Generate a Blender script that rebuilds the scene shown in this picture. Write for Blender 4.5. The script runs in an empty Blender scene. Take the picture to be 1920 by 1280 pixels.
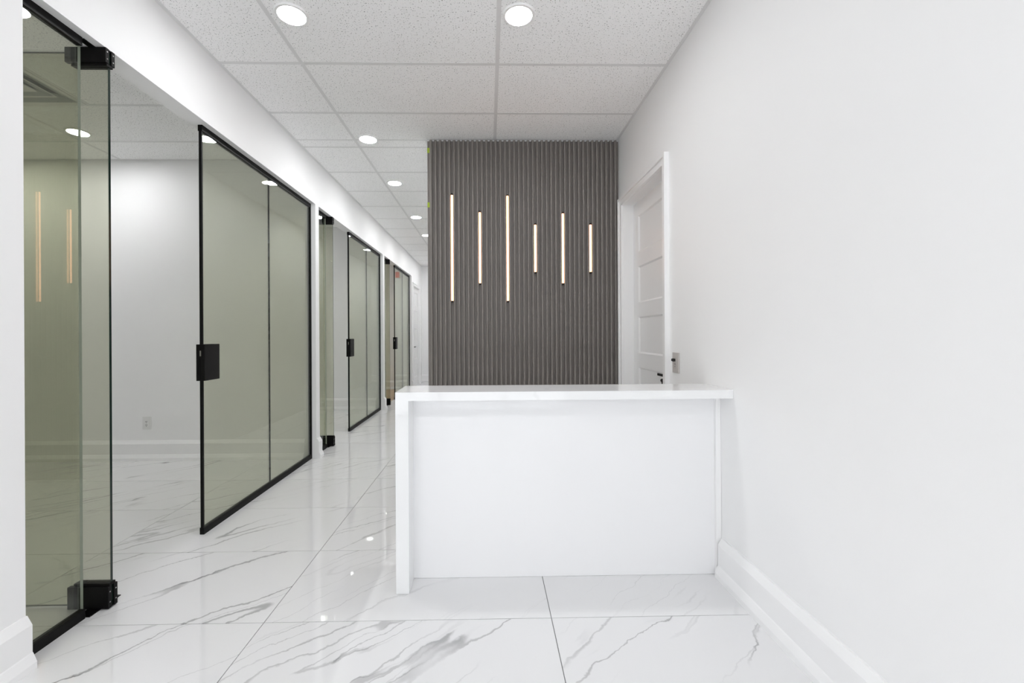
import bpy, math, random
from mathutils import Vector, Matrix

random.seed(7)
scene = bpy.context.scene
COL = scene.collection

# ------------------------------------------------------------------ camera
FPX = 814.09
cam_d = bpy.data.cameras.new('camera')
cam = bpy.data.objects.new('camera', cam_d)
COL.objects.link(cam)
cam_d.sensor_width = 36.0
cam_d.lens = FPX * 36.0 / 1920.0
cam_d.shift_x = (960 - 930.70) / 1920.0
cam_d.shift_y = (625.34 - 640) / 1920.0
cam_d.clip_start = 0.02
cam.matrix_world = (Matrix.Translation((0, 0, 1.2014)) @ Matrix.Rotation(-0.0174, 4, 'Z')
                    @ Matrix.Rotation(math.pi / 2, 4, 'X') @ Matrix.Rotation(-0.0051, 4, 'Z'))
scene.camera = cam

# ------------------------------------------------------------------ sky and exposure
world = bpy.data.worlds.new('overcast_sky')
scene.world = world
world.use_nodes = True
bg = world.node_tree.nodes['Background']
bg.inputs['Color'].default_value = (0.965, 0.98, 1.0, 1)
bg.inputs['Strength'].default_value = 2.75
scene.view_settings.view_transform = 'Standard'
scene.view_settings.look = 'None'
scene.view_settings.gamma = 1.0
scene.view_settings.use_curve_mapping = False
scene.view_settings.exposure = 0.12
scene.cycles.max_bounces = 11
scene.cycles.diffuse_bounces = 7
scene.cycles.glossy_bounces = 4
scene.cycles.transparent_max_bounces = 16
scene.cycles.caustics_reflective = False
LENS_EMIT = 136.0        # recessed LED downlights
BAR_EMIT = 5.5          # warm LED bars

# daylight portal in the storefront opening (guides sky sampling only)
pl = bpy.data.lights.new('storefront_portal', 'AREA')
pl.shape = 'RECTANGLE'; pl.size = 2.7; pl.size_y = 2.5
pl.cycles.is_portal = True
po = bpy.data.objects.new('storefront_portal', pl)
COL.objects.link(po)
po.location = (-0.268, -2.42, 1.33)
po.rotation_euler = (math.radians(90), 0, 0)

# ------------------------------------------------------------------ dimensions
H = 2.893               # ceiling
XL, XLB = -1.68, -1.79  # glazed partition wall: corridor face, office face
XG = -1.735             # glass plane
XR = 1.1443             # right wall
XO = -4.9               # outer wall of the offices
YF = -2.3               # storefront
YP = 3.792              # fluted panel face
XPL = -0.528            # left edge of fluted panel
YE = 10.91              # end of corridor
HZ = 2.47               # underside of header over the glass

# ------------------------------------------------------------------ materials
def mat(name):
    m = bpy.data.materials.new(name); m.use_nodes = True
    nt = m.node_tree
    return m, nt, nt.nodes['Principled BSDF']

def N(nt, typ, **kw):
    n = nt.nodes.new(typ)
    for k, v in kw.items(): setattr(n, k, v)
    return n

def simple(name, col, rough=0.5, metal=0.0, spec=0.5, var=0.0, vscale=3.0, bump=0.0, bscale=200.0, ior=1.5):
    m, nt, b = mat(name)
    b.inputs['Base Color'].default_value = (*col, 1)
    b.inputs['Roughness'].default_value = rough
    b.inputs['Metallic'].default_value = metal
    b.inputs['IOR'].default_value = ior
    b.inputs['Specular IOR Level'].default_value = spec
    tc = N(nt, 'ShaderNodeTexCoord')
    if var > 0:
        n = N(nt, 'ShaderNodeTexNoise'); n.inputs['Scale'].default_value = vscale; n.inputs['Detail'].default_value = 3
        nt.links.new(tc.outputs['Object'], n.inputs['Vector'])
        mx = N(nt, 'ShaderNodeMix', data_type='RGBA')
        mx.inputs[6].default_value = (*[c * (1 - var) for c in col], 1)
        mx.inputs[7].default_value = (*[min(1, c * (1 + var)) for c in col], 1)
        nt.links.new(n.outputs['Fac'], mx.inputs[0]); nt.links.new(mx.outputs[2], b.inputs['Base Color'])
    if bump > 0:
        n2 = N(nt, 'ShaderNodeTexNoise'); n2.inputs['Scale'].default_value = bscale; n2.inputs['Detail'].default_value = 2
        nt.links.new(tc.outputs['Object'], n2.inputs['Vector'])
        bp = N(nt, 'ShaderNodeBump'); bp.inputs['Strength'].default_value = bump; bp.inputs['Distance'].default_value = 0.002
        nt.links.new(n2.outputs['Fac'], bp.inputs['Height']); nt.links.new(bp.outputs['Normal'], b.inputs['Normal'])
    return m

M = {}
M['paint'] = simple('white_wall_paint', (0.885, 0.885, 0.885), 0.55, spec=0.3, var=0.012, vscale=1.3, bump=0.05, bscale=350)
M['trim'] = simple('white_trim_enamel', (0.89, 0.89, 0.89), 0.32, spec=0.45, var=0.01)
M['doorpaint'] = simple('white_door_enamel', (0.86, 0.86, 0.86), 0.35, spec=0.45, var=0.01)
M['black'] = simple('matte_black_metal', (0.004, 0.0037, 0.0037), 0.5, spec=0.16, var=0.1, vscale=30)
M['blackgloss'] = simple('black_plastic', (0.012, 0.012, 0.012), 0.25, spec=0.5, var=0.1, vscale=30)
M['screw'] = simple('zinc_screw', (0.55, 0.55, 0.54), 0.3, metal=1.0, var=0.1, vscale=90)
M['chrome'] = simple('brushed_nickel', (0.42, 0.41, 0.40), 0.28, metal=1.0, var=0.05, vscale=60)
M['lever'] = simple('dark_nickel_lever', (0.10, 0.10, 0.10), 0.25, metal=1.0, var=0.05, vscale=60)
M['tee'] = simple('painted_steel_tee', (0.74, 0.74, 0.74), 0.4, spec=0.4, var=0.01)
M['plenum'] = simple('plenum_grey', (0.25, 0.25, 0.25), 0.9, var=0.05)
M['grout'] = simple('grey_grout', (0.20, 0.20, 0.20), 0.9, var=0.08, vscale=40)
M['laminate'] = simple('gloss_white_laminate', (0.86, 0.86, 0.87), 0.07, spec=0.5, var=0.004)
M['plastic'] = simple('white_plastic', (0.78, 0.78, 0.77), 0.35, var=0.01, vscale=20)
M['plate'] = simple('warm_grey_plate', (0.55, 0.52, 0.50), 0.35, var=0.02, vscale=40)
M['slot'] = simple('dark_slot', (0.03, 0.03, 0.03), 0.6, var=0.1, vscale=40)
M['tape'] = simple('lime_tape', (0.42, 0.55, 0.05), 0.6, var=0.06, vscale=60)
M['alum'] = simple('dark_aluminium', (0.05, 0.05, 0.055), 0.4, metal=0.6, var=0.05)
M['concrete'] = simple('pale_concrete', (0.5, 0.5, 0.49), 0.85, var=0.1, vscale=4)
M['vane_grey'] = simple('grey_vent_vane', (0.34, 0.35, 0.35), 0.45, var=0.02)  # sloped vanes, set greyer than the frame
M['ventwhite'] = simple('vent_white_enamel', (0.72, 0.72, 0.72), 0.45, var=0.02)
M['redsign'] = simple('red_acrylic', (0.7, 0.05, 0.02), 0.3, var=0.03)
M['sealant'] = simple('dark_sealant', (0.03, 0.035, 0.03), 0.5, var=0.1, vscale=30)

# lay-in acoustic tile with pinholes and fissures
def m_tile():
    m, nt, b = mat('acoustic_ceiling_tile')
    tc = N(nt, 'ShaderNodeTexCoord')
    oi = N(nt, 'ShaderNodeObjectInfo')
    off = N(nt, 'ShaderNodeVectorMath', operation='MULTIPLY_ADD')
    cmb = N(nt, 'ShaderNodeCombineXYZ')
    nt.links.new(oi.outputs['Random'], cmb.inputs[0]); nt.links.new(oi.outputs['Random'], cmb.inputs[1])
    nt.links.new(cmb.outputs[0], off.inputs[0]); off.inputs[1].default_value = (37, 53, 0)
    nt.links.new(tc.outputs['Object'], off.inputs[2])
    n = N(nt, 'ShaderNodeTexNoise'); n.inputs['Scale'].default_value = 125; n.inputs['Detail'].default_value = 1.5
    nt.links.new(off.outputs[0], n.inputs['Vector'])
    r = N(nt, 'ShaderNodeValToRGB')
    r.color_ramp.elements[0].position = 0.625; r.color_ramp.elements[0].color = (0, 0, 0, 1)
    r.color_ramp.elements[1].position = 0.69; r.color_ramp.elements[1].color = (1, 1, 1, 1)
    nt.links.new(n.outputs['Fac'], r.inputs[0])
    n2 = N(nt, 'ShaderNodeTexNoise'); n2.inputs['Scale'].default_value = 300; n2.inputs['Detail'].default_value = 1
    nt.links.new(off.outputs[0], n2.inputs['Vector'])
    r2 = N(nt, 'ShaderNodeValToRGB')
    r2.color_ramp.elements[0].position = 0.58; r2.color_ramp.elements[0].color = (0, 0, 0, 1)
    r2.color_ramp.elements[1].position = 0.75; r2.color_ramp.elements[1].color = (0.22, 0.22, 0.22, 1)
    nt.links.new(n2.outputs['Fac'], r2.inputs[0])
    mxm = N(nt, 'ShaderNodeMath', operation='MAXIMUM')
    nt.links.new(r.outputs[0], mxm.inputs[0]); nt.links.new(r2.outputs[0], mxm.inputs[1])
    mx = N(nt, 'ShaderNodeMix', data_type='RGBA')
    mx.inputs[6].default_value = (0.95, 0.95, 0.95, 1); mx.inputs[7].default_value = (0.33, 0.33, 0.33, 1)
    nt.links.new(mxm.outputs[0], mx.inputs[0]); nt.links.new(mx.outputs[2], b.inputs['Base Color'])
    b.inputs['Roughness'].default_value = 0.9; b.inputs['Specular IOR Level'].default_value = 0.1
    bp = N(nt, 'ShaderNodeBump'); bp.inputs['Strength'].default_value = 0.4; bp.inputs['Distance'].default_value = 0.003; bp.invert = True
    nt.links.new(mxm.outputs[0], bp.inputs['Height']); nt.links.new(bp.outputs['Normal'], b.inputs['Normal'])
    return m
M['ctile'] = m_tile()

# polished white marble-look stone; veins run on a diagonal
def m_marble(name, base, strength, scale, rough, use_random=True, ang=-42, ior=1.5):
    m, nt, b = mat(name)
    tc = N(nt, 'ShaderNodeTexCoord'); oi = N(nt, 'ShaderNodeObjectInfo')
    mp = N(nt, 'ShaderNodeMapping', vector_type='POINT')
    mp.inputs['Rotation'].default_value = (0, 0, math.radians(ang))
    nt.links.new(tc.outputs['Object'], mp.inputs['Vector'])
    w = N(nt, 'ShaderNodeMath', operation='MULTIPLY')
    nt.links.new(oi.outputs['Random'], w.inputs[0]); w.inputs[1].default_value = 61.0 if use_random else 0.0
    # low-frequency warp of the vein direction
    wn = N(nt, 'ShaderNodeTexNoise', noise_dimensions='4D'); wn.inputs['Scale'].default_value = 1.5 * scale
    wn.inputs['Detail'].default_value = 5; wn.inputs['Roughness'].default_value = 0.6
    nt.links.new(mp.outputs[0], wn.inputs['Vector']); nt.links.new(w.outputs[0], wn.inputs['W'])
    sub = N(nt, 'ShaderNodeVectorMath', operation='SUBTRACT'); sub.inputs[1].default_value = (0.5, 0.5, 0.5)
    nt.links.new(wn.outputs['Color'], sub.inputs[0])
    wv = N(nt, 'ShaderNodeVectorMath', operation='MULTIPLY_ADD')
    nt.links.new(sub.outputs[0], wv.inputs[0]); wv.inputs[1].default_value = (0.30, 0.22, 0.1)
    nt.links.new(mp.outputs[0], wv.inputs[2])

    jn = N(nt, 'ShaderNodeTexNoise', noise_dimensions='4D'); jn.inputs['Scale'].default_value = 11.0 * scale
    jn.inputs['Detail'].default_value = 4; jn.inputs['Roughness'].default_value = 0.65
    nt.links.new(mp.outputs[0], jn.inputs['Vector']); nt.links.new(w.outputs[0], jn.inputs['W'])
    js = N(nt, 'ShaderNodeVectorMath', operation='SUBTRACT'); js.inputs[1].default_value = (0.5, 0.5, 0.5)
    nt.links.new(jn.outputs['Color'], js.inputs[0])
    wv2 = N(nt, 'ShaderNodeVectorMath', operation='MULTIPLY_ADD')
    nt.links.new(js.outputs[0], wv2.inputs[0]); wv2.inputs[1].default_value = (0.05, 0.050, 0.0)
    nt.links.new(wv.outputs[0], wv2.inputs[2]); wv = wv2

    def veins(sx, sy, width, wofs, m0, m1, mscale):
        sc = N(nt, 'ShaderNodeVectorMath', operation='MULTIPLY'); sc.inputs[1].default_value = (sx * scale, sy * scale, scale)
        nt.links.new(wv.outputs[0], sc.inputs[0])
        ad = N(nt, 'ShaderNodeMath', operation='ADD'); ad.inputs[1].default_value = wofs
        nt.links.new(w.outputs[0], ad.inputs[0])
        n = N(nt, 'ShaderNodeTexNoise', noise_dimensions='4D'); n.inputs['Scale'].default_value = 1.0
        n.inputs['Detail'].default_value = 2.5; n.inputs['Roughness'].default_value = 0.45
        nt.links.new(sc.outputs[0], n.inputs['Vector']); nt.links.new(ad.outputs[0], n.inputs['W'])
        s = N(nt, 'ShaderNodeMath', operation='SUBTRACT'); s.inputs[1].default_value = 0.5; nt.links.new(n.outputs['Fac'], s.inputs[0])
        a = N(nt, 'ShaderNodeMath', operation='ABSOLUTE'); nt.links.new(s.outputs[0], a.inputs[0])
        mr = N(nt, 'ShaderNodeMapRange', interpolation_type='SMOOTHERSTEP')
        mr.inputs['From Min'].default_value = 0.0; mr.inputs['From Max'].default_value = width
        mr.inputs['To Min'].default_value = 1.0; mr.inputs['To Max'].default_value = 0.0
        nt.links.new(a.outputs[0], mr.inputs['Value'])
        mk = N(nt, 'ShaderNodeTexNoise', noise_dimensions='4D'); mk.inputs['Scale'].default_value = mscale * scale; mk.inputs['Detail'].default_value = 3
        nt.links.new(wv.outputs[0], mk.inputs['Vector']); nt.links.new(ad.outputs[0], mk.inputs['W'])
        mm = N(nt, 'ShaderNodeMapRange', interpolation_type='SMOOTHSTEP')
        mm.inputs['From Min'].default_value = m0; mm.inputs['From Max'].default_value = m1
        nt.links.new(mk.outputs['Fac'], mm.inputs['Value'])
        mu = N(nt, 'ShaderNodeMath', operation='MULTIPLY'); nt.links.new(mr.outputs[0], mu.inputs[0]); nt.links.new(mm.outputs[0], mu.inputs[1])
        return mu.outputs[0]
    layers = [(veins(0.30, 2.2, 0.0055, 3.1, 0.42, 0.60, 1.1), 0.62),
              (veins(0.30, 2.2, 0.040, 3.1, 0.50, 0.72, 1.1), 0.065),
              (veins(0.40, 5.2, 0.010, 17.7, 0.47, 0.63, 1.1), 0.42),
              (veins(0.32, 3.6, 0.0065, 29.3, 0.44, 0.64, 0.9), 0.34)]
    tot = None
    for o, g in layers:
        mu = N(nt, 'ShaderNodeMath', operation='MULTIPLY'); mu.inputs[1].default_value = g * strength
        nt.links.new(o, mu.inputs[0])
        if tot is None: tot = mu.outputs[0]
        else:
            ad = N(nt, 'ShaderNodeMath', operation='ADD'); ad.use_clamp = True
            nt.links.new(tot, ad.inputs[0]); nt.links.new(mu.outputs[0], ad.inputs[1]); tot = ad.outputs[0]
    mx = N(nt, 'ShaderNodeMix', data_type='RGBA')
    mx.inputs[6].default_value = (*base, 1); mx.inputs[7].default_value = (0.20, 0.20, 0.205, 1)
    nt.links.new(tot, mx.inputs[0]); nt.links.new(mx.outputs[2], b.inputs['Base Color'])
    b.inputs['Roughness'].default_value = rough; b.inputs['IOR'].default_value = ior
    return m
M['marble'] = m_marble('polished_marble_tile', (0.79, 0.79, 0.795), 1.0, 1.0, 0.02, ior=1.65)
M['quartz'] = m_marble('white_quartz', (0.85, 0.855, 0.86), 0.10, 1.0, 0.05, False, -20)

# tinted glass: both surfaces reflect, body tints what is seen through
def m_glass(name, tint):
    m = bpy.data.materials.new(name); m.use_nodes = True
    nt = m.node_tree; nt.nodes.clear()
    out = N(nt, 'ShaderNodeOutputMaterial')
    geo = N(nt, 'ShaderNodeNewGeometry')
    ior = N(nt, 'ShaderNodeMix', data_type='FLOAT'); ior.inputs[2].default_value = 1.52; ior.inputs[3].default_value = 1 / 1.52
    nt.links.new(geo.outputs['Backfacing'], ior.inputs[0])
    fr = N(nt, 'ShaderNodeFresnel'); nt.links.new(ior.outputs[0], fr.inputs['IOR'])
    n = N(nt, 'ShaderNodeTexNoise'); n.inputs['Scale'].default_value = 1.2
    tc = N(nt, 'ShaderNodeTexCoord'); nt.links.new(tc.outputs['Object'], n.inputs['Vector'])
    mx = N(nt, 'ShaderNodeMix', data_type='RGBA')
    mx.inputs[6].default_value = (*[c * 0.99 for c in tint], 1); mx.inputs[7].default_value = (*[min(1, c * 1.01) for c in tint], 1)
    nt.links.new(n.outputs['Fac'], mx.inputs[0])
    tr = N(nt, 'ShaderNodeBsdfTransparent'); nt.links.new(mx.outputs[2], tr.inputs['Color'])
    gl = N(nt, 'ShaderNodeBsdfGlossy'); gl.inputs['Roughness'].default_value = 0.0
    gl.inputs['Color'].default_value = (0.96, 1.0, 0.96, 1)
    ms = N(nt, 'ShaderNodeMixShader')
    nt.links.new(fr.outputs[0], ms.inputs[0]); nt.links.new(tr.outputs[0], ms.inputs[1]); nt.links.new(gl.outputs[0], ms.inputs[2])
    nt.links.new(ms.outputs[0], out.inputs['Surface'])
    return m
M['glass'] = m_glass('tinted_green_glass', (0.828, 0.832, 0.768))
M['clear'] = m_glass('clear_storefront_glass', (0.98, 0.985, 0.985))
M['edge_dark'] = simple('dark_green_glass_edge', (0.008, 0.02, 0.015), 0.12, var=0.1, vscale=20)
M['edge_light'] = simple('pale_green_glass_edge', (0.45, 0.5, 0.46), 0.12, var=0.05, vscale=20)

# dark ribbed wood composite
def m_flute():
    m, nt, b = mat('grey_brown_ribbed_composite')
    tc = N(nt, 'ShaderNodeTexCoord')
    mp = N(nt, 'ShaderNodeMapping'); mp.inputs['Scale'].default_value = (40, 40, 1.2)
    nt.links.new(tc.outputs['Object'], mp.inputs['Vector'])
    n = N(nt, 'ShaderNodeTexNoise'); n.inputs['Scale'].default_value = 4; n.inputs['Detail'].default_value = 5
    nt.links.new(mp.outputs[0], n.inputs['Vector'])
    mx = N(nt, 'ShaderNodeMix', data_type='RGBA')
    mx.inputs[6].default_value = (0.170, 0.153, 0.141, 1); mx.inputs[7].default_value = (0.275, 0.254, 0.237, 1)
    nt.links.new(n.outputs['Fac'], mx.inputs[0]); nt.links.new(mx.outputs[2], b.inputs['Base Color'])
    b.inputs['Roughness'].default_value = 0.5; b.inputs['Specular IOR Level'].default_value = 0.35
    return m
M['flute'] = m_flute()

def m_wood():
    m, nt, b = mat('tan_laminate_floor')
    tc = N(nt, 'ShaderNodeTexCoord')
    mp = N(nt, 'ShaderNodeMapping'); mp.inputs['Scale'].default_value = (12, 1.5, 1)
    nt.links.new(tc.outputs['Object'], mp.inputs['Vector'])
    n = N(nt, 'ShaderNodeTexNoise'); n.inputs['Scale'].default_value = 3; n.inputs['Detail'].default_value = 4
    nt.links.new(mp.outputs[0], n.inputs['Vector'])
    mx = N(nt, 'ShaderNodeMix', data_type='RGBA')
    mx.inputs[6].default_value = (0.42, 0.30, 0.20, 1); mx.inputs[7].default_value = (0.56, 0.42, 0.29, 1)
    nt.links.new(n.outputs['Fac'], mx.inputs[0]); nt.links.new(mx.outputs[2], b.inputs['Base Color'])
    b.inputs['Roughness'].default_value = 0.35
    return m
M['tan'] = m_wood()

def m_emit(name, col, strength):
    m, nt, b = mat(name)
    b.inputs['Base Color'].default_value = (0.9, 0.9, 0.9, 1)
    b.inputs['Roughness'].default_value = 0.5
    n = N(nt, 'ShaderNodeTexNoise'); n.inputs['Scale'].default_value = 2
    mx = N(nt, 'ShaderNodeMix', data_type='RGBA')
    mx.inputs[6].default_value = (*[c * 0.99 for c in col], 1); mx.inputs[7].default_value = (*col, 1)
    nt.links.new(n.outputs['Fac'], mx.inputs[0]); nt.links.new(mx.outputs[2], b.inputs['Emission Color'])
    b.inputs['Emission Strength'].default_value = strength
    return m
M['lens'] = m_emit('led_lens', (0.985, 0.985, 1.0), LENS_EMIT)
M['bar'] = m_emit('warm_led_diffuser', (1.0, 0.43, 0.18), BAR_EMIT)

# ------------------------------------------------------------------ building helpers
WL = {}   # world location of every object (nothing here is rotated by its parent)

def tag(o, label=None, cat=None, group=None, kind=None):
    if label: o['label'] = label
    if cat: o['category'] = cat
    if group: o['group'] = group
    if kind: o['kind'] = kind
    return o

def thing(name, loc, label, cat, group=None, kind=None):
    o = bpy.data.objects.new(name, None); COL.objects.link(o)
    o.location = loc; o.empty_display_size = 0.1
    WL[o] = Vector(loc)
    return tag(o, label, cat, group, kind)

def mesh(name, vs, fs, m, parent=None, smooth=False, fm=None, bevel=0.0):
    vs = [Vector(v) for v in vs]
    lo = [min(v[i] for v in vs) for i in range(3)]; hi = [max(v[i] for v in vs) for i in range(3)]
    base = Vector(((lo[0] + hi[0]) / 2, (lo[1] + hi[1]) / 2, lo[2]))
    me = bpy.data.meshes.new(name)
    me.from_pydata([v - base for v in vs], [], fs)
    mats = m if isinstance(m, (list, tuple)) else [m]
    for x in mats: me.materials.append(M[x] if isinstance(x, str) else x)
    if fm:
        for p, i in zip(me.polygons, fm): p.material_index = i
    if smooth:
        for p in me.polygons: p.use_smooth = True
    me.update()
    o = bpy.data.objects.new(name, me); COL.objects.link(o)
    WL[o] = base
    if parent: o.parent = parent; o.location = base - WL[parent]
    else: o.location = base
    if bevel > 0:
        bv = o.modifiers.new('bevel', 'BEVEL'); bv.width = bevel; bv.segments = 2; bv.limit_method = 'ANGLE'
    return o

class MB:
    def __init__(s): s.v = []; s.f = []
    def add(s, vs, fs):
        k = len(s.v); s.v += [tuple(v) for v in vs]; s.f += [tuple(i + k for i in f) for f in fs]; return s
    def box(s, x0, x1, y0, y1, z0, z1):
        return s.add([(x0, y0, z0), (x1, y0, z0), (x1, y1, z0), (x0, y1, z0), (x0, y0, z1), (x1, y0, z1), (x1, y1, z1), (x0, y1, z1)],
                     [(0, 3, 2, 1), (4, 5, 6, 7), (0, 1, 5, 4), (1, 2, 6, 5), (2, 3, 7, 6), (3, 0, 4, 7)])
    def prism(s, prof, axis, a, b):
        """extrude closed 2-D profile (p,q) along axis from a to b. axis 'y': (p,q)=(x,z); 'x': (y,z); 'z': (x,y)"""
        n = len(prof)
        def P(p, q, t): return (p, t, q) if axis == 'y' else ((t, p, q) if axis == 'x' else (p, q, t))
        vs = [P(p, q, a) for p, q in prof] + [P(p, q, b) for p, q in prof]
        area = sum(prof[i][0] * prof[(i + 1) % n][1] - prof[(i + 1) % n][0] * prof[i][1] for i in range(n))
        flip = (area > 0) ^ (axis == 'y')
        f0 = list(range(n)); f1 = [i + n for i in range(n)]
        sides = [(i, (i + 1) % n, (i + 1) % n + n, i + n) for i in range(n)]
        if b < a: flip = not flip
        if flip: fs = [tuple(reversed(f0)), tuple(f1)] + sides
        else: fs = [tuple(f0), tuple(reversed(f1))] + [tuple(reversed(q)) for q in sides]
        return s.add(vs, fs)
    def cyl(s, c, r, h, axis='z', seg=24, r2=None):
        r2 = r if r2 is None else r2
        def P(a, rr, t):
            p, q = rr * math.cos(a), rr * math.sin(a)
            if axis == 'z': return (c[0] + p, c[1] + q, c[2] + t)
            if axis == 'x': return (c[0] + t, c[1] + p, c[2] + q)
            return (c[0] + q, c[1] + t, c[2] + p)
        A = [2 * math.pi * i / seg for i in range(seg)]
        vs = [P(a, r, 0) for a in A] + [P(a, r2, h) for a in A]
        fs = [tuple(reversed(range(seg))), tuple(range(seg, 2 * seg))] + [(i, (i + 1) % seg, (i + 1) % seg + seg, i + seg) for i in range(seg)]
        if h < 0: fs = [tuple(reversed(f)) for f in fs]
        return s.add(vs, fs)
    def ring(s, c, r0, r1, z0, z1, seg=40):
        """flat annulus body around c (axis z), slightly domed outer edge"""
        prof = [(r0, z1), (r0, z0), (r1 - 0.004, z0), (r1, z0 + (z1 - z0) * 0.6), (r1, z1)]
        n = len(prof); vs = []
        for i in range(seg):
            a = 2 * math.pi * i / seg
            for r, z in prof: vs.append((c[0] + r * math.cos(a), c[1] + r * math.sin(a), z))
        fs = []
        for i in range(seg):
            j = (i + 1) % seg
            for k in range(n):
                l = (k + 1) % n
                fs.append((i * n + k, i * n + l, j * n + l, j * n + k))
        return s.add(vs, fs)
    def build(s, name, m, parent=None, **kw): return mesh(name, s.v, s.f, m, parent, **kw)

def box(name, x0, x1, y0, y1, z0, z1, m, parent=None, **kw):
    return MB().box(x0, x1, y0, y1, z0, z1).build(name, m, parent, **kw)

def struct(o, label, cat): return tag(o, label, cat, kind='structure')

def pane(name, x0, x1, y0, y1, z0, z1, thin, edge, parent, rot=0.0):
    """glass sheet; the two big faces are glass, the rim is ground edge. thin = 'x' or 'y'"""
    b = MB().box(x0, x1, y0, y1, z0, z1)
    big = (3, 5) if thin == 'x' else (2, 4)
    fm = [0 if i in big else 1 for i in range(6)]
    if rot:
        cx, cy = (x0 + x1) / 2, (y0 + y1) / 2; c, s = math.cos(rot), math.sin(rot)
        b.v = [(cx + c * (x - cx) - s * (y - cy), cy + s * (x - cx) + c * (y - cy), z) for x, y, z in b.v]
    return mesh(name, b.v, b.f, ['glass', edge], parent, fm=fm)

# ------------------------------------------------------------------ floor
TX, TY = 1.2033, 0.6016
CX0, EY0 = -0.9451, 1.8297
floor = struct(box('floor', XO - 0.1, XR + 0.35, YF - 0.1, YE + 0.1, -0.12, -0.003, 'grout'), 'polished white marble-look tile floor with grey veins', 'floor')
tile_me = None
for i in range(-4, 2):
    for j in range(-7, 16):
        x = CX0 + TX * (i + 0.5); y = EY0 + TY * (j + 0.5)
        if x + TX / 2 < XO - 0.1 or x - TX / 2 > XR + 0.2 or y - TY / 2 < YF - 0.35 or y - TY / 2 > YE: continue
        if tile_me is None:
            o = box('floor_tile', x - TX / 2 + .0016, x + TX / 2 - .0016, y - TY / 2 + .0016, y + TY / 2 - .0016, -0.01, 0.0, 'marble', floor)
            tile_me = o.data
        else:
            o = bpy.data.objects.new('floor_tile', tile_me); COL.objects.link(o)
            o.parent = floor; o.location = Vector((x, y, -0.01)) - WL[floor]
            WL[o] = Vector((x, y, -0.01))
struct(box('floor_office', XO, XLB + .03, 7.04, 9.50, -0.0005, 0.004, 'tan'), 'tan laminate floor of the farthest office', 'floor')

# ------------------------------------------------------------------ ceiling
ceil = struct(box('ceiling', XO - 0.1, XR + 0.35, YF - 0.1, YE + 0.1, H + 0.10, H + 0.16, 'plenum'), 'white suspended acoustic tile ceiling with exposed tee grid', 'ceiling')
tcache = {}
def ctile(x0, x1, y0, y1):
    key = (round(x1 - x0, 3), round(y1 - y0, 3))
    if key in tcache:
        o = bpy.data.objects.new('ceiling_tile', tcache[key]); COL.objects.link(o)
        base = Vector(((x0 + x1) / 2, (y0 + y1) / 2, H + 0.002)); WL[o] = base
        o.parent = ceil; o.location = base - WL[ceil]
    else:
        o = box('ceiling_tile', x0, x1, y0, y1, H + 0.002, H + 0.022, 'ctile', ceil); tcache[key] = o.data
    return o
TW = 0.012
def grid(xs, ys, skip=()):
    for i in range(len(xs) - 1):
        for j in range(len(ys) - 1):
            if (i, j) in skip: continue
            ctile(xs[i], xs[i + 1], ys[j], ys[j + 1])
    for x in xs[1:-1]: box('main_tee', x - TW, x + TW, ys[0], ys[-1], H, H + 0.03, 'tee', ceil)
    for y in ys[1:-1]:
        for i in range(len(xs) - 1):
            a = xs[i] + (TW if i else 0); b2 = xs[i + 1] - (TW if i < len(xs) - 2 else 0)
            box('cross_tee', a, b2, y - TW, y + TW, H + 0.0005, H + 0.03, 'tee', ceil)
    # wall angles
    box('wall_angle', xs[0], xs[0] + 0.02, ys[0], ys[-1], H + .0008, H + .004, 'tee', ceil)
    box('wall_angle', xs[-1] - 0.02, xs[-1], ys[0], ys[-1], H + .0008, H + .004, 'tee', ceil)
    box('wall_angle', xs[0], xs[-1], ys[-1] - 0.02, ys[-1], H + .001, H + .004, 'tee', ceil)
rows = [2.7299 + 0.6096 * k for k in range(-8, 14)]
front_rows = [YF] + [r for r in rows if YF + .05 < r < YP - .05] + [YP + .02]
corr_rows = [YP + .02] + [r for r in rows if YP + .05 < r < YE - .05] + [YE]
grid([XL, -1.1578, 0.0614, XR], front_rows)
grid([XL, -1.1578, XPL], corr_rows)
orow = [2.63 + 0.6096 * k for k in range(-2, 14)]
OX = [XO, -4.754, -3.535, -2.316, XLB]
r1 = [1.60] + [r for r in orow if 1.65 < r < 4.20] + [4.25]
vj = r1.index(2.63)
grid(OX, r1, skip={(2, vj)})
ctile(-2.925, -2.316, 2.63, 2.63 + 0.6096)
box('cross_tee', -2.937, -2.913, 2.63, 2.63 + 0.6096, H + 0.0005, H + 0.03, 'tee', ceil)
grid(OX, [4.335] + [r for r in orow if 4.4 < r < 6.9] + [6.94])
grid(OX, [7.04] + [r for r in orow if 7.1 < r < 9.4] + [9.50])

# ------------------------------------------------------------------ walls
D2A, D2B, D2T = 9.68, 10.56, 2.285                   # door at the corridor end
struct(box('wall_left', XLB, XL, YF, 1.60, 0, H + .1, 'paint'), 'white wall at the left edge of the picture beside the camera', 'wall')
struct(box('wall_header', XLB, XL, 1.60, 9.50, HZ, H + .1, 'paint'), 'white header wall running above the glass office fronts', 'wall')
struct(box('wall_post', XLB, XL, 4.25, 4.335, 0, HZ, 'paint'), 'slim white post between the nearest and middle office glass', 'wall')
struct(box('wall_post', XLB, XL, 6.94, 7.04, 0, HZ, 'paint'), 'slim white post between the middle and farthest office glass', 'wall')
struct(MB().box(XLB, XL, 9.50, D2A, 0, H + .1).box(XLB, XL, D2B, YE, 0, H + .1).box(XLB, XL, D2A, D2B, D2T, H + .1).build('wall_left_end', 'paint'),
       'white wall around the door at the far left end of the corridor', 'wall')
DA, DB, DT = 2.795, 3.668, 2.285                     # right-hand door opening
wr = MB()
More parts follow.
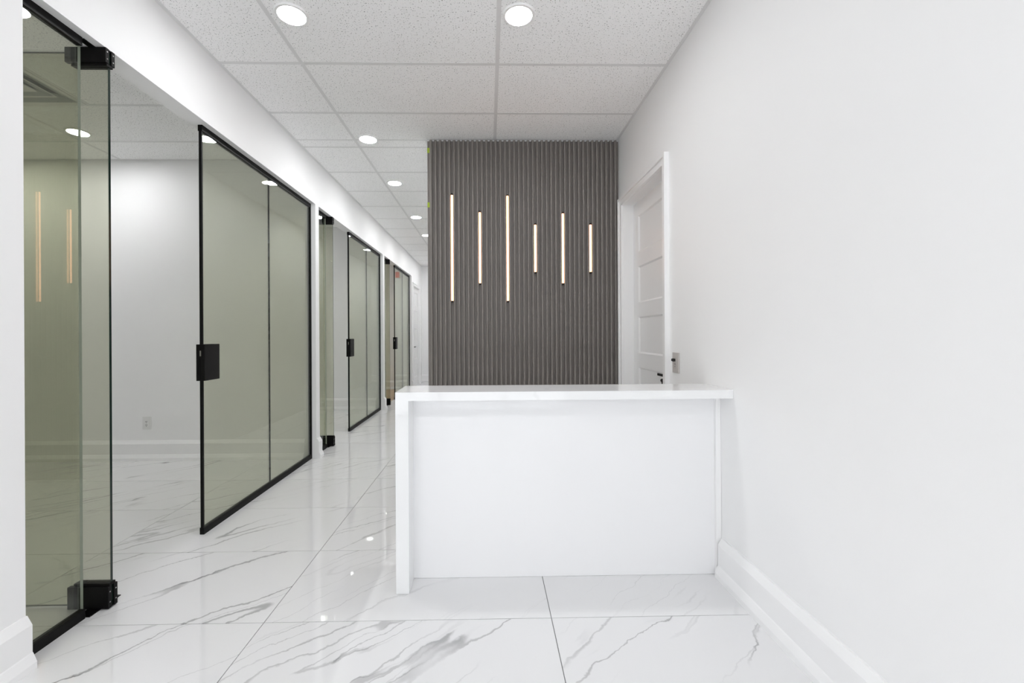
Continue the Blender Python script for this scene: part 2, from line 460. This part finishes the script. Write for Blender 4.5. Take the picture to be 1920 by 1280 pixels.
wr.box(XR, XR + .12, YF, DA, 0, H + .1); wr.box(XR, XR + .12, DB, YP + .2, 0, H + .1); wr.box(XR, XR + .12, DA, DB, DT, H + .1)
struct(wr.build('wall_right', 'paint'), 'long plain white wall on the right behind the desk', 'wall')
struct(MB().box(XPL, XR + .12, YP + .012, YP + .15, 0, H + .1).box(XPL, XPL + .1, YP + .15, YE, 0, H + .1).build('wall_corridor', 'paint'),
       'white wall carrying the ribbed panel and running down the corridor', 'wall')
struct(box('wall_back', XLB, XPL + .1, YE, YE + .1, 0, H + .1, 'paint'), 'white wall closing the far end of the corridor', 'wall')
struct(box('wall_outer', XO - .1, XO, 1.5, 9.6, 0, H + .1, 'paint'), 'white outer wall of the glass-fronted offices', 'wall')
for n_, (a, b2), lab in (('wall_partition_1', (1.50, 1.60), 'white side wall of the nearest office, beside the camera'),
                         ('wall_partition_2', (4.25, 4.335), 'white wall between the nearest and middle office, with an outlet'),
                         ('wall_partition_3', (6.94, 7.04), 'white wall between the middle and farthest office'),
                         ('wall_partition_4', (9.50, 9.60), 'white far side wall of the farthest office')):
    struct(box(n_, XO, XLB, a, b2, 0, H + .1, 'paint'), lab, 'wall')
# storefront behind the camera
struct(MB().box(XLB, XR + .12, YF - .12, YF, 2.66, H + .1).build('wall_front', 'paint'), 'white lintel wall above the storefront windows', 'wall')
win = struct(thing('window_1', (-0.27, YF - .06, 0), None, None), 'dark framed storefront glazing behind the camera', 'window')
for x in (XL - .02, -0.75, 0.2, XR - .03): box('mullion', x, x + .05, YF - .1, YF - .02, 0, 2.66, 'alum', win)
for z in (0.0, 2.10, 2.61): 
    for a, b2 in ((XL + .03, -0.75), (-0.70, 0.2), (0.25, XR - .03)): box('transom', a, b2, YF - .1, YF - .02, z, z + .05, 'alum', win)
for a, b2 in ((XL + .03, -0.75), (-0.70, 0.2), (0.25, XR - .03)):
    for z0, z1 in ((.05, 2.10), (2.15, 2.61)): box('pane', a, b2, YF - .066, YF - .06, z0, z1, 'clear', win)

# ------------------------------------------------------------------ baseboards
BP = [(0, 0), (.040, 0), (.040, .026), (.027, .056), (.024, .060), (.024, .158), (.006, .190), (0, .190)]
def base_y(name, x, sgn, y0, y1, label):
    return struct(MB().prism([(x + sgn * p, q) for p, q in BP], 'y', y0, y1).build(name, 'trim'), label, 'baseboard')
def base_x(name, y, sgn, x0, x1, label):
    return struct(MB().prism([(y + sgn * p, q) for p, q in BP], 'x', x0, x1).build(name, 'trim'), label, 'baseboard')
base_y('baseboard_left', XL, 1, YF, 1.60, 'tall white stepped baseboard at the left edge beside the first glass pane')
base_y('baseboard_post', XL, 1, 4.25, 4.335, 'short white baseboard wrapping the post after the nearest office')
base_y('baseboard_post', XL, 1, 6.94, 7.04, 'short white baseboard wrapping the post after the middle office')
base_y('baseboard_corridor', XL, 1, 9.50, D2A - .065, 'short white baseboard on the wall just before the corridor end door')
base_y('baseboard_right', XR, -1, YF, 2.115, 'tall white stepped baseboard along the right wall in front of the desk')
base_y('baseboard_desk', XR, -1, 2.175, 2.727, 'white baseboard on the right wall behind the desk')
base_x('baseboard_back', YE, -1, XL, XPL, 'white baseboard across the end wall of the corridor')
base_x('baseboard_office', 4.25, -1, XO, XLB, 'white baseboard in the nearest office below the outlet')
base_x('baseboard_office', 6.94, -1, XO, XLB, 'white baseboard at the far wall of the middle office')
base_x('baseboard_office', 9.50, -1, XO, XLB, 'white baseboard at the far wall of the farthest office')

# ------------------------------------------------------------------ doors
def panel_door(name, label, xf, sgn, y0, y1, top, handle_y, hdir, key):
    """five-panel door in a wall parallel to Y. xf = face x nearest the room, sgn = direction away from the room"""
    d = struct(thing(name, (xf, (y0 + y1) / 2, 0), None, None), label, 'door')
    t = 0.04
    xa, xb = sorted((xf, xf + sgn * t))
    ST = 0.115
    box('stile', xa, xb, y0 + .003, y0 + ST, .008, top - .003, 'doorpaint', d)
    box('stile', xa, xb, y1 - ST, y1 - .003, .008, top - .003, 'doorpaint', d)
    tops = [2.163 - .4145 * k for k in range(5)]
    edges = [top - .003]
    for tz in tops: edges += [tz, tz - .298]
    edges.append(.008)
    for k in range(6):
        zb, zt = edges[2 * k + 1], edges[2 * k]
        box('rail', xa, xb, y0 + ST, y1 - ST, zb, zt, 'doorpaint', d)
    for tz in tops:
        zb = tz - .298
        a0, a1 = y0 + ST, y1 - ST; s = .012; dp = .012
        xs0, xs1 = xf, xf + sgn * dp
        vs = [(xs0, a0, zb), (xs0, a1, zb), (xs0, a1, tz), (xs0, a0, tz),
              (xs1, a0 + s, zb + s), (xs1, a1 - s, zb + s), (xs1, a1 - s, tz - s), (xs1, a0 + s, tz - s)]
        fs = [(0, 1, 5, 4), (1, 2, 6, 5), (2, 3, 7, 6), (3, 0, 4, 7), (4, 5, 6, 7)]
        o = xf + sgn * (t - .008)
        vs += [(o, a0, zb), (o, a1, zb), (o, a1, tz), (o, a0, tz)]
        fs += [(8, 11, 10, 9), (0, 8, 9, 1), (1, 9, 10, 2), (2, 10, 11, 3), (3, 11, 8, 0)]
        if sgn > 0: fs = [tuple(reversed(f)) for f in fs]
        mesh('panel', vs, fs, 'doorpaint', d)
    hz = 0.912
    r = MB().cyl((xf, handle_y, hz), .026, -sgn * .008, 'x').build('rosette', 'chrome', d, smooth=False)
    h = MB().cyl((xf - sgn * .008, handle_y, hz), .010, -sgn * .042, 'x', 16)
    h.box(*sorted((xf - sgn * .040, xf - sgn * .056)), *sorted((handle_y - hdir * .012, handle_y + hdir * .135)), hz - .009, hz + .009)
    tag(h.build('lever_handle', 'lever', d, bevel=.003), 'dark metal lever handle')
    if key:
        cy = handle_y; cz = hz - .065
        c = MB().cyl((xf, cy, cz), .016, -sgn * .010, 'x').build('lock_cylinder', 'chrome', d)
        k = MB().box(*sorted((xf - sgn * .010, xf - sgn * .030)), cy - .001, cy + .001, cz - .004, cz + .004)
        k.build('key', 'chrome', c)
        bow = MB().cyl((xf - sgn * .052, cy + .055, cz + .030), .012, .003, 'y', 16)
        bow.box(*sorted((xf - sgn * .048, xf - sgn * .056)), cy + .055, cy + .058, cz - .030, cz + .022)
        bow.build('spare_key', 'lever', c)
    return d

def casing(name, label, xw, sgn, y0, y1, top, w, t, jd):
    """white architrave proud of the wall at xw by t (towards -sgn) and jamb lining of depth jd"""
    d = struct(thing(name, (xw, (y0 + y1) / 2, 0), None, None), label, 'door trim')
    xa, xb = sorted((xw, xw - sgn * t)); xc, xd = sorted((xw, xw - sgn * t * .6))
    def leg(ya, yb, outer):
        # stepped face: thick outer back band, thinner inner face
        m_ = MB()
        lo, hi = min(ya, yb), max(ya, yb); k = .022
        if outer < 0: m_.box(xa, xb, lo, lo + k, 0, top + w).box(xc, xd, lo + k, hi, 0, top)
        else: m_.box(xa, xb, hi - k, hi, 0, top + w).box(xc, xd, lo, hi - k, 0, top)
        m_.build('casing_side', 'trim', d)
    leg(y0 - w, y0, -1); leg(y1, y1 + w, 1)
    MB().box(xa, xb, y0 - w + .022, y1 + w - .022, top + w - .022, top + w).box(xc, xd, y0 - w + .022, y1 + w - .022, top, top + w - .022).build('casing_head', 'trim', d)
    j0, j1 = sorted((xw, xw + sgn * jd))
    MB().box(j0, j1, y0, y0 + .002, 0, top).build('jamb', 'trim', d)
    MB().box(j0, j1, y1 - .002, y1, 0, top).build('jamb', 'trim', d)
    MB().box(j0, j1, y0 + .002, y1 - .002, top - .002, top).build('head_jamb', 'trim', d)
    s0, s1 = sorted((xw + sgn * (jd - .012), xw + sgn * jd))
    return d
panel_door('door_1', 'white five-panel door in the right wall behind the desk, with lever and keys', XR + .088, 1, DA, DB, DT - .004, 2.885, 1, True)
casing('trim_1', 'white stepped architrave around the right-hand door', XR, 1, DA, DB, DT, .064, .030, .088)
panel_door('door_2', 'white panel door at the far end of the corridor, left side', XL - .03, -1, D2A, D2B, D2T - .004, D2A + .09, 1, False)
casing('trim_2', 'white architrave around the far corridor door', XL, -1, D2A, D2B, D2T, .064, .022, .03)

# ------------------------------------------------------------------ ribbed feature panel
fp = thing('fluted_wall_panel', ((XPL + XR) / 2, YP, 0), 'dark grey-brown vertically ribbed wall panel behind the reception desk', 'wall panel')
PITCH = 0.04027
x_first = -0.315 - PITCH / 2          # centre of a ridge left of the first light bar
k0 = math.ceil((XPL - x_first) / PITCH)
PT = H - .010
yb = YP + .011
first_me = None
prof_h = [(-.5, 0), (-.29, 0), (-.28, -.004), (-.26, -.0195), (-.18, -.0255), (0, -.0275), (.18, -.0255), (.26, -.0195), (.28, -.004), (.29, 0), (.5, 0)]
k = k0
while x_first + k * PITCH + PITCH * .5 <= XR + .018:
    xc = x_first + k * PITCH
    base = Vector((xc, 0, 0))
    if first_me is None:
        pr = [(xc + p * PITCH, yb - .004 + q) for p, q in prof_h] + [(xc + .5 * PITCH, yb), (xc - .5 * PITCH, yb)]
        o = MB().prism(pr, 'z', 0.002, PT).build('slat', 'flute', fp); first_me = o.data; first_base = WL[o]; fx = xc
    else:
        o = bpy.data.objects.new('slat', first_me); COL.objects.link(o); o.parent = fp
        o.location = first_base + Vector((xc - fx, 0, 0)) - WL[fp]
    k += 1
xe = x_first + (k - 1) * PITCH + PITCH / 2
if XR - xe > .003: box('edge_strip', xe, XR, yb - .004, yb, .002, PT, 'flute', fp)
xs_ = x_first + k0 * PITCH - PITCH / 2
if xs_ > XPL: box('edge_strip', XPL, xs_, yb - .004, yb, .002, PT, 'flute', fp)

# warm light bars set into grooves of the panel
bars = [(-0.315, 1.489, 2.407, 'long warm LED light bar, first from the left on the ribbed panel'),
        (-0.0735, 1.641, 2.256, 'medium warm LED light bar, second from the left between the two long bars'),
        (0.1645, 1.487, 2.400, 'long warm LED light bar, third from the left on the ribbed panel'),
        (0.412, 1.738, 2.148, 'short warm LED light bar, fourth from the left, between long and medium bars'),
        (0.6505, 1.639, 2.246, 'medium warm LED light bar, fifth from the left between the two short bars'),
        (0.894, 1.737, 2.148, 'short warm LED light bar nearest the white door')]
for x, z0, z1, lab in bars:
    xg = -0.315 + round((x + 0.315) / PITCH) * PITCH
    yf = YP - .0175
    t = thing('led_light_bar', (xg, yf, z0), lab, 'light bar', 'warm light bars on the ribbed panel')
    MB().prism([(xg - .0075, yb - .005), (xg - .0075, yf + .004), (xg - .004, yf), (xg + .004, yf), (xg + .0075, yf + .004), (xg + .0075, yb - .005)], 'z', z0, z1).build('diffuser', 'bar', t)
    box('end_cap', xg - .0078, xg + .0078, yf - .0005, yb - .005, z1, z1 + .012, 'black', t)
    box('end_cap', xg - .0078, xg + .0078, yf - .0005, yb - .005, z0 - .012, z0, 'black', t)
for z, lab in ((2.781, 'upper scrap of lime green tape on the left edge of the ribbed panel'), (2.306, 'lower scrap of lime green tape on the left edge of the ribbed panel')):
    o = MB().box(XPL - .0015, XPL + .020, yb - .0062, yb - .0042, z, z + .043).box(XPL - .0015, XPL - .0003, yb - .0042, yb + .03, z, z + .043).build('tape_scrap', 'tape')
    tag(o, lab, 'tape', 'green tape scraps')

# ------------------------------------------------------------------ glass fronts of the offices
GT = 0.006   # half thickness
def front(idx, y0, y1, yl, y2, ys, ye, which, rot=0.0, width=0.775):
    # narrow fixed sidelight
    s = thing('glass_sidelight', (XG, (y0 + y1) / 2, 0), f'narrow fixed tinted glass pane before the open door of the {which} office', 'glass panel', 'glass sidelights')
    pane('pane', XG - GT, XG + GT, y0 + .002, y1, .012, HZ - .012, 'x', 'edge_light', s, rot)
    box('bottom_channel', XG - .013, XG + .013, y0, y1 - .002, 0, .040, 'black', s)
    box('top_channel', XG - .013, XG + .013, y0, y1 - .002, HZ - .036, HZ, 'black', s)
    # open pivot door, swung square into the room
    xa = XL + .002; xb = xa - width
    d = thing('glass_door', (XG, yl, 0), f'tinted frameless glass door of the {which} office, swung open on black pivots', 'glass door', 'open glass office doors')
    pane('leaf', xb, xa, yl - GT, yl + GT, .010, HZ - .016, 'y', 'edge_dark', d)
    for nm, z0, z1 in (('top_patch_fitting', HZ - .070, HZ - .004), ('bottom_patch_fitting', .004, .100)):
        m_ = MB()
        m_.box(xa - .172, xa + .006, yl - .024, yl - GT, z0, z1)
        m_.box(xa - .172, xa + .006, yl + GT, yl + .024, z0, z1)
        m_.box(xa - .172, xa + .004, yl - GT, yl + GT, (z0 if z0 < 1 else z1 - .006), (z0 + .006 if z0 < 1 else z1))
        # stepped cover strip along the inner edge
        if z0 < 1: m_.box(xa - .150, xa + .004, yl - .016, yl + .016, z1, z1 + .012)
        else: m_.box(xa - .150, xa + .004, yl - .016, yl + .016, z0 - .012, z0)
        f = m_.build(nm, 'black', d, bevel=.0015)
        for yy in (-.015, .015):
            for zz in (.28, .75):
                MB().cyl((xa + .0055, yl + yy, z0 + (z1 - z0) * zz), .0028, .0012, 'x', 10).build('screw', 'screw', f)
    # fixed pivot plates on header and floor
    box('floor_pivot', XG - .030, XG + .026, y1 + .004, yl + .085, 0, .0035, 'black', d)
    box('header_pivot', XG - .014, XG + .014, y1 + .004, yl + .060, HZ - .0035, HZ, 'black', d)
    # double fixed panel with lock keeper on its free edge
    p = thing('glass_partition', (XG, (y2 + ye) / 2, 0), f'wide two-pane tinted glass partition with black channels, {which} office', 'glass panel', 'wide glass partitions')
    pane('pane', XG - GT, XG + GT, y2 + .006, ys - .0015, .012, HZ - .012, 'x', 'edge_dark', p)
    pane('pane', XG - GT, XG + GT, ys + .0015, ye - .002, .012, HZ - .012, 'x', 'edge_dark', p)
    box('sealant_joint', XG - GT + .001, XG + GT - .001, ys - .0015, ys + .0015, .04, HZ - .036, 'sealant', p)
    box('bottom_channel', XG - .013, XG + .013, y2, ye, 0, .040, 'black', p)
    box('top_channel', XG - .013, XG + .013, y2, ye, HZ - .036, HZ, 'black', p)
    box('end_channel', XG - .013, XG + .013, ye - .022, ye, .040, HZ - .036, 'black', p)
    box('edge_trim', XG - .008, XG + .008, y2, y2 + .011, .040, HZ - .036, 'black', p)
    lk = MB()
    lk.box(XG + .0082, XG + .026, y2 - .006, y2 + .138, .926, 1.146)
    lk.box(XG - .026, XG - .0082, y2 - .006, y2 + .138, .926, 1.146)
    lk.box(XG - .0082, XG + .0082, y2 - .006, y2 - .0005, .926, 1.146)
    lk = lk.build('lock_keeper', 'black', p, bevel=.0015)
    box('strike_slot', XG - .004, XG + .004, y2 - .0072, y2 - .006, 1.075, 1.108, 'chrome', lk)
front(1, 1.60, 1.879, 1.955, 2.648, 3.461, 4.25, 'nearest', rot=math.radians(1.5))
front(2, 4.335, 4.648, 4.716, 5.402, 6.198, 6.94, 'middle')
front(3, 7.04, 7.32, 7.391, 8.019, 8.76, 9.50, 'farthest', width=0.69)

# ------------------------------------------------------------------ reception desk
DY0, DY1, DP = 2.013, 2.272, 2.143
DXL, DTOP, CT = -0.434, 0.932, 0.040
desk = thing('reception_desk', ((DXL + XR) / 2, DY0, 0), 'white reception desk with waterfall quartz counter and glossy front panel', 'desk')
box('countertop', DXL, XR - .001, DY0, DY1, DTOP - CT, DTOP, 'quartz', desk)
box('waterfall_leg', DXL, DXL + .060, DY0, DY1, 0.001, DTOP - CT, 'quartz', desk)
box('front_panel', DXL + .060, XR - .026, DP, DP + .020, 0.001, DTOP - CT, 'laminate', desk)
box('scribe_strip', XR - .026, XR - .001, DP - .018, DP + .020, 0.001, DTOP - CT, 'trim', desk)
box('back_panel', DXL + .060, XR - .001, DY1 - .030, DY1 - .012, 0.001, DTOP - CT, 'laminate', desk)

# ------------------------------------------------------------------ downlights
def downlight(x, y, label, group):
    t = thing('recessed_downlight', (x, y, H - .006), label, 'ceiling light', group)
    MB().ring((x, y), .0705, .087, H - .006, H + .0045).build('trim_ring', 'trim', t, smooth=False)
    MB().cyl((x, y, H - .0035), .0705, .006, 'z', 40).build('lens', 'lens', t)
G1 = 'round LED downlights in the corridor ceiling'
order = ['large round LED downlight at top left, nearest in the corridor row', 'round LED downlight second in the corridor row, left of the ribbed panel top',
         'round LED downlight third in the corridor row', 'round LED downlight fourth in the corridor row, beside the lower tape scrap',
         'round LED downlight fifth in the row, half hidden by the ribbed panel', 'round LED downlight sixth down the corridor, mirrored in the glass', 'added unseen LED downlight past the corridor row, above the end door']
for (x, y), lab in zip([(-1.034, 2.316), (-1.039, 3.785), (-1.045, 4.879), (-1.045, 6.303), (-1.060, 7.462), (-1.060, 8.726), (-1.060, 9.95)], order):  # the last one is unseen, added to brighten the corridor end
    downlight(x, y, lab, G1)
downlight(0.168, 2.306, 'large round LED downlight at top centre above the desk', G1)
for (x, y), lab in zip([(-1.034, -0.62), (0.168, -0.62)],
                       ['added fill LED downlight near the storefront, left', 'added fill LED downlight near the storefront, right']):
    downlight(x, y, lab, 'added fill downlights behind the camera')  # invented pair out of view, fills the front zone with light
for (y0_, which) in ((3.671, 'nearest'), (6.35, 'middle'), (8.95, 'farthest')):
    for x, y, pos in ((-3.408, y0_, 'above its far inner corner'), (-4.45, y0_, 'above its far outer corner')):  # only the nearest inner one is visible; the others are added for brightness
        downlight(x, y, f'added unseen LED downlight of the {which} office, {pos}' if not (which == 'nearest' and x > -4 and y > 3) else
                  'round LED downlight seen through the tinted glass of the nearest office', 'round LED downlights in the offices')

# ------------------------------------------------------------------ air diffuser in the nearest office
vx0, vx1, vy0, vy1 = -3.523, -2.937, 2.642, 3.2276
vc = ((vx0 + vx1) / 2, (vy0 + vy1) / 2)
dv = thing('ceiling_air_diffuser', (vc[0], vc[1], H - .004), 'square grey louvred air diffuser in the office ceiling behind the glass', 'air vent')
def sq_ring(a, b2, za, zb, th=.002):
    v = []
    for h, z in ((a, za), (b2, zb), (b2, zb + th), (a, za + th)):
        v += [(vc[0] - h, vc[1] - h, z), (vc[0] + h, vc[1] - h, z), (vc[0] + h, vc[1] + h, z), (vc[0] - h, vc[1] + h, z)]
    f = []
    for l in range(4):
        n = (l + 1) % 4
        for i in range(4): f.append((l * 4 + i, n * 4 + i, n * 4 + (i + 1) % 4, l * 4 + (i + 1) % 4))
    return MB().add(v, f)
sq_ring(.293, .262, H - .003, H - .003, .006).build('frame', 'ventwhite', dv)
sq_ring(.262, .186, H - .003, H + .022).build('vane', 'vane_grey', dv)
sq_ring(.190, .176, H - .006, H - .002).build('vane', 'ventwhite', dv)
sq_ring(.176, .112, H - .003, H + .016).build('vane', 'vane_grey', dv)
MB().box(vc[0] - .118, vc[0] + .118, vc[1] - .118, vc[1] + .118, H - .006, H).build('centre_plate', 'ventwhite', dv)

# ------------------------------------------------------------------ outlet, switch, exit sign
ow = thing('wall_outlet', (-3.30, 4.25, .30), 'white duplex outlet low on the wall of the nearest office', 'outlet')
box('cover_plate', -3.342, -3.262, 4.243, 4.25, .296, .418, 'plastic', ow, bevel=.002)
dev = box('receptacle', -3.319, -3.285, 4.239, 4.243, .322, .392, 'plastic', ow, bevel=.001)
for z in (.372, .340):
    box('slot', -3.309, -3.306, 4.2384, 4.239, z - .006, z + .006, 'slot', dev)
    box('slot', -3.298, -3.295, 4.2384, 4.239, z - .006, z + .006, 'slot', dev)
    MB().cyl((-3.302, 4.239, z - .013), .003, -.0006, 'y', 10).build('slot', 'slot', dev)
sw = thing('wall_switch', (XR, 2.627, .957), 'beige wall plate with black toggle on the right wall beside the door', 'switch')
box('cover_plate', XR - .009, XR, 2.583, 2.671, .957, 1.081, 'plate', sw, bevel=.003)
dv2 = box('device_body', XR - .011, XR - .009, 2.608, 2.646, .985, 1.055, 'plate', sw, bevel=.0005)
tg = MB().prism([(XR - .011, 1.029), (XR - .024, 1.026), (XR - .030, 1.030), (XR - .030, 1.042), (XR - .024, 1.046), (XR - .011, 1.043)], 'y', 2.620, 2.636)
tag(tg.build('toggle', 'blackgloss', sw), 'black toggle')
for y in (2.620, 2.634): box('slot', XR - .0114, XR - .011, y - .0017, y + .0017, 1.006, 1.016, 'slot', dv2)
MB().cyl((XR - .011, 2.627, .996), .0028, -.0006, 'x', 10).build('slot', 'slot', dv2)
ex = thing('exit_sign', (-1.19, YE, 2.60), 'small red illuminated sign high on the corridor end wall, mirrored in glass', 'sign')
box('housing', -1.25, -1.13, YE - .045, YE, 2.60, 2.76, 'plastic', ex, bevel=.003)
box('red_face', -1.24, -1.14, YE - .048, YE - .045, 2.61, 2.75, 'redsign', ex)
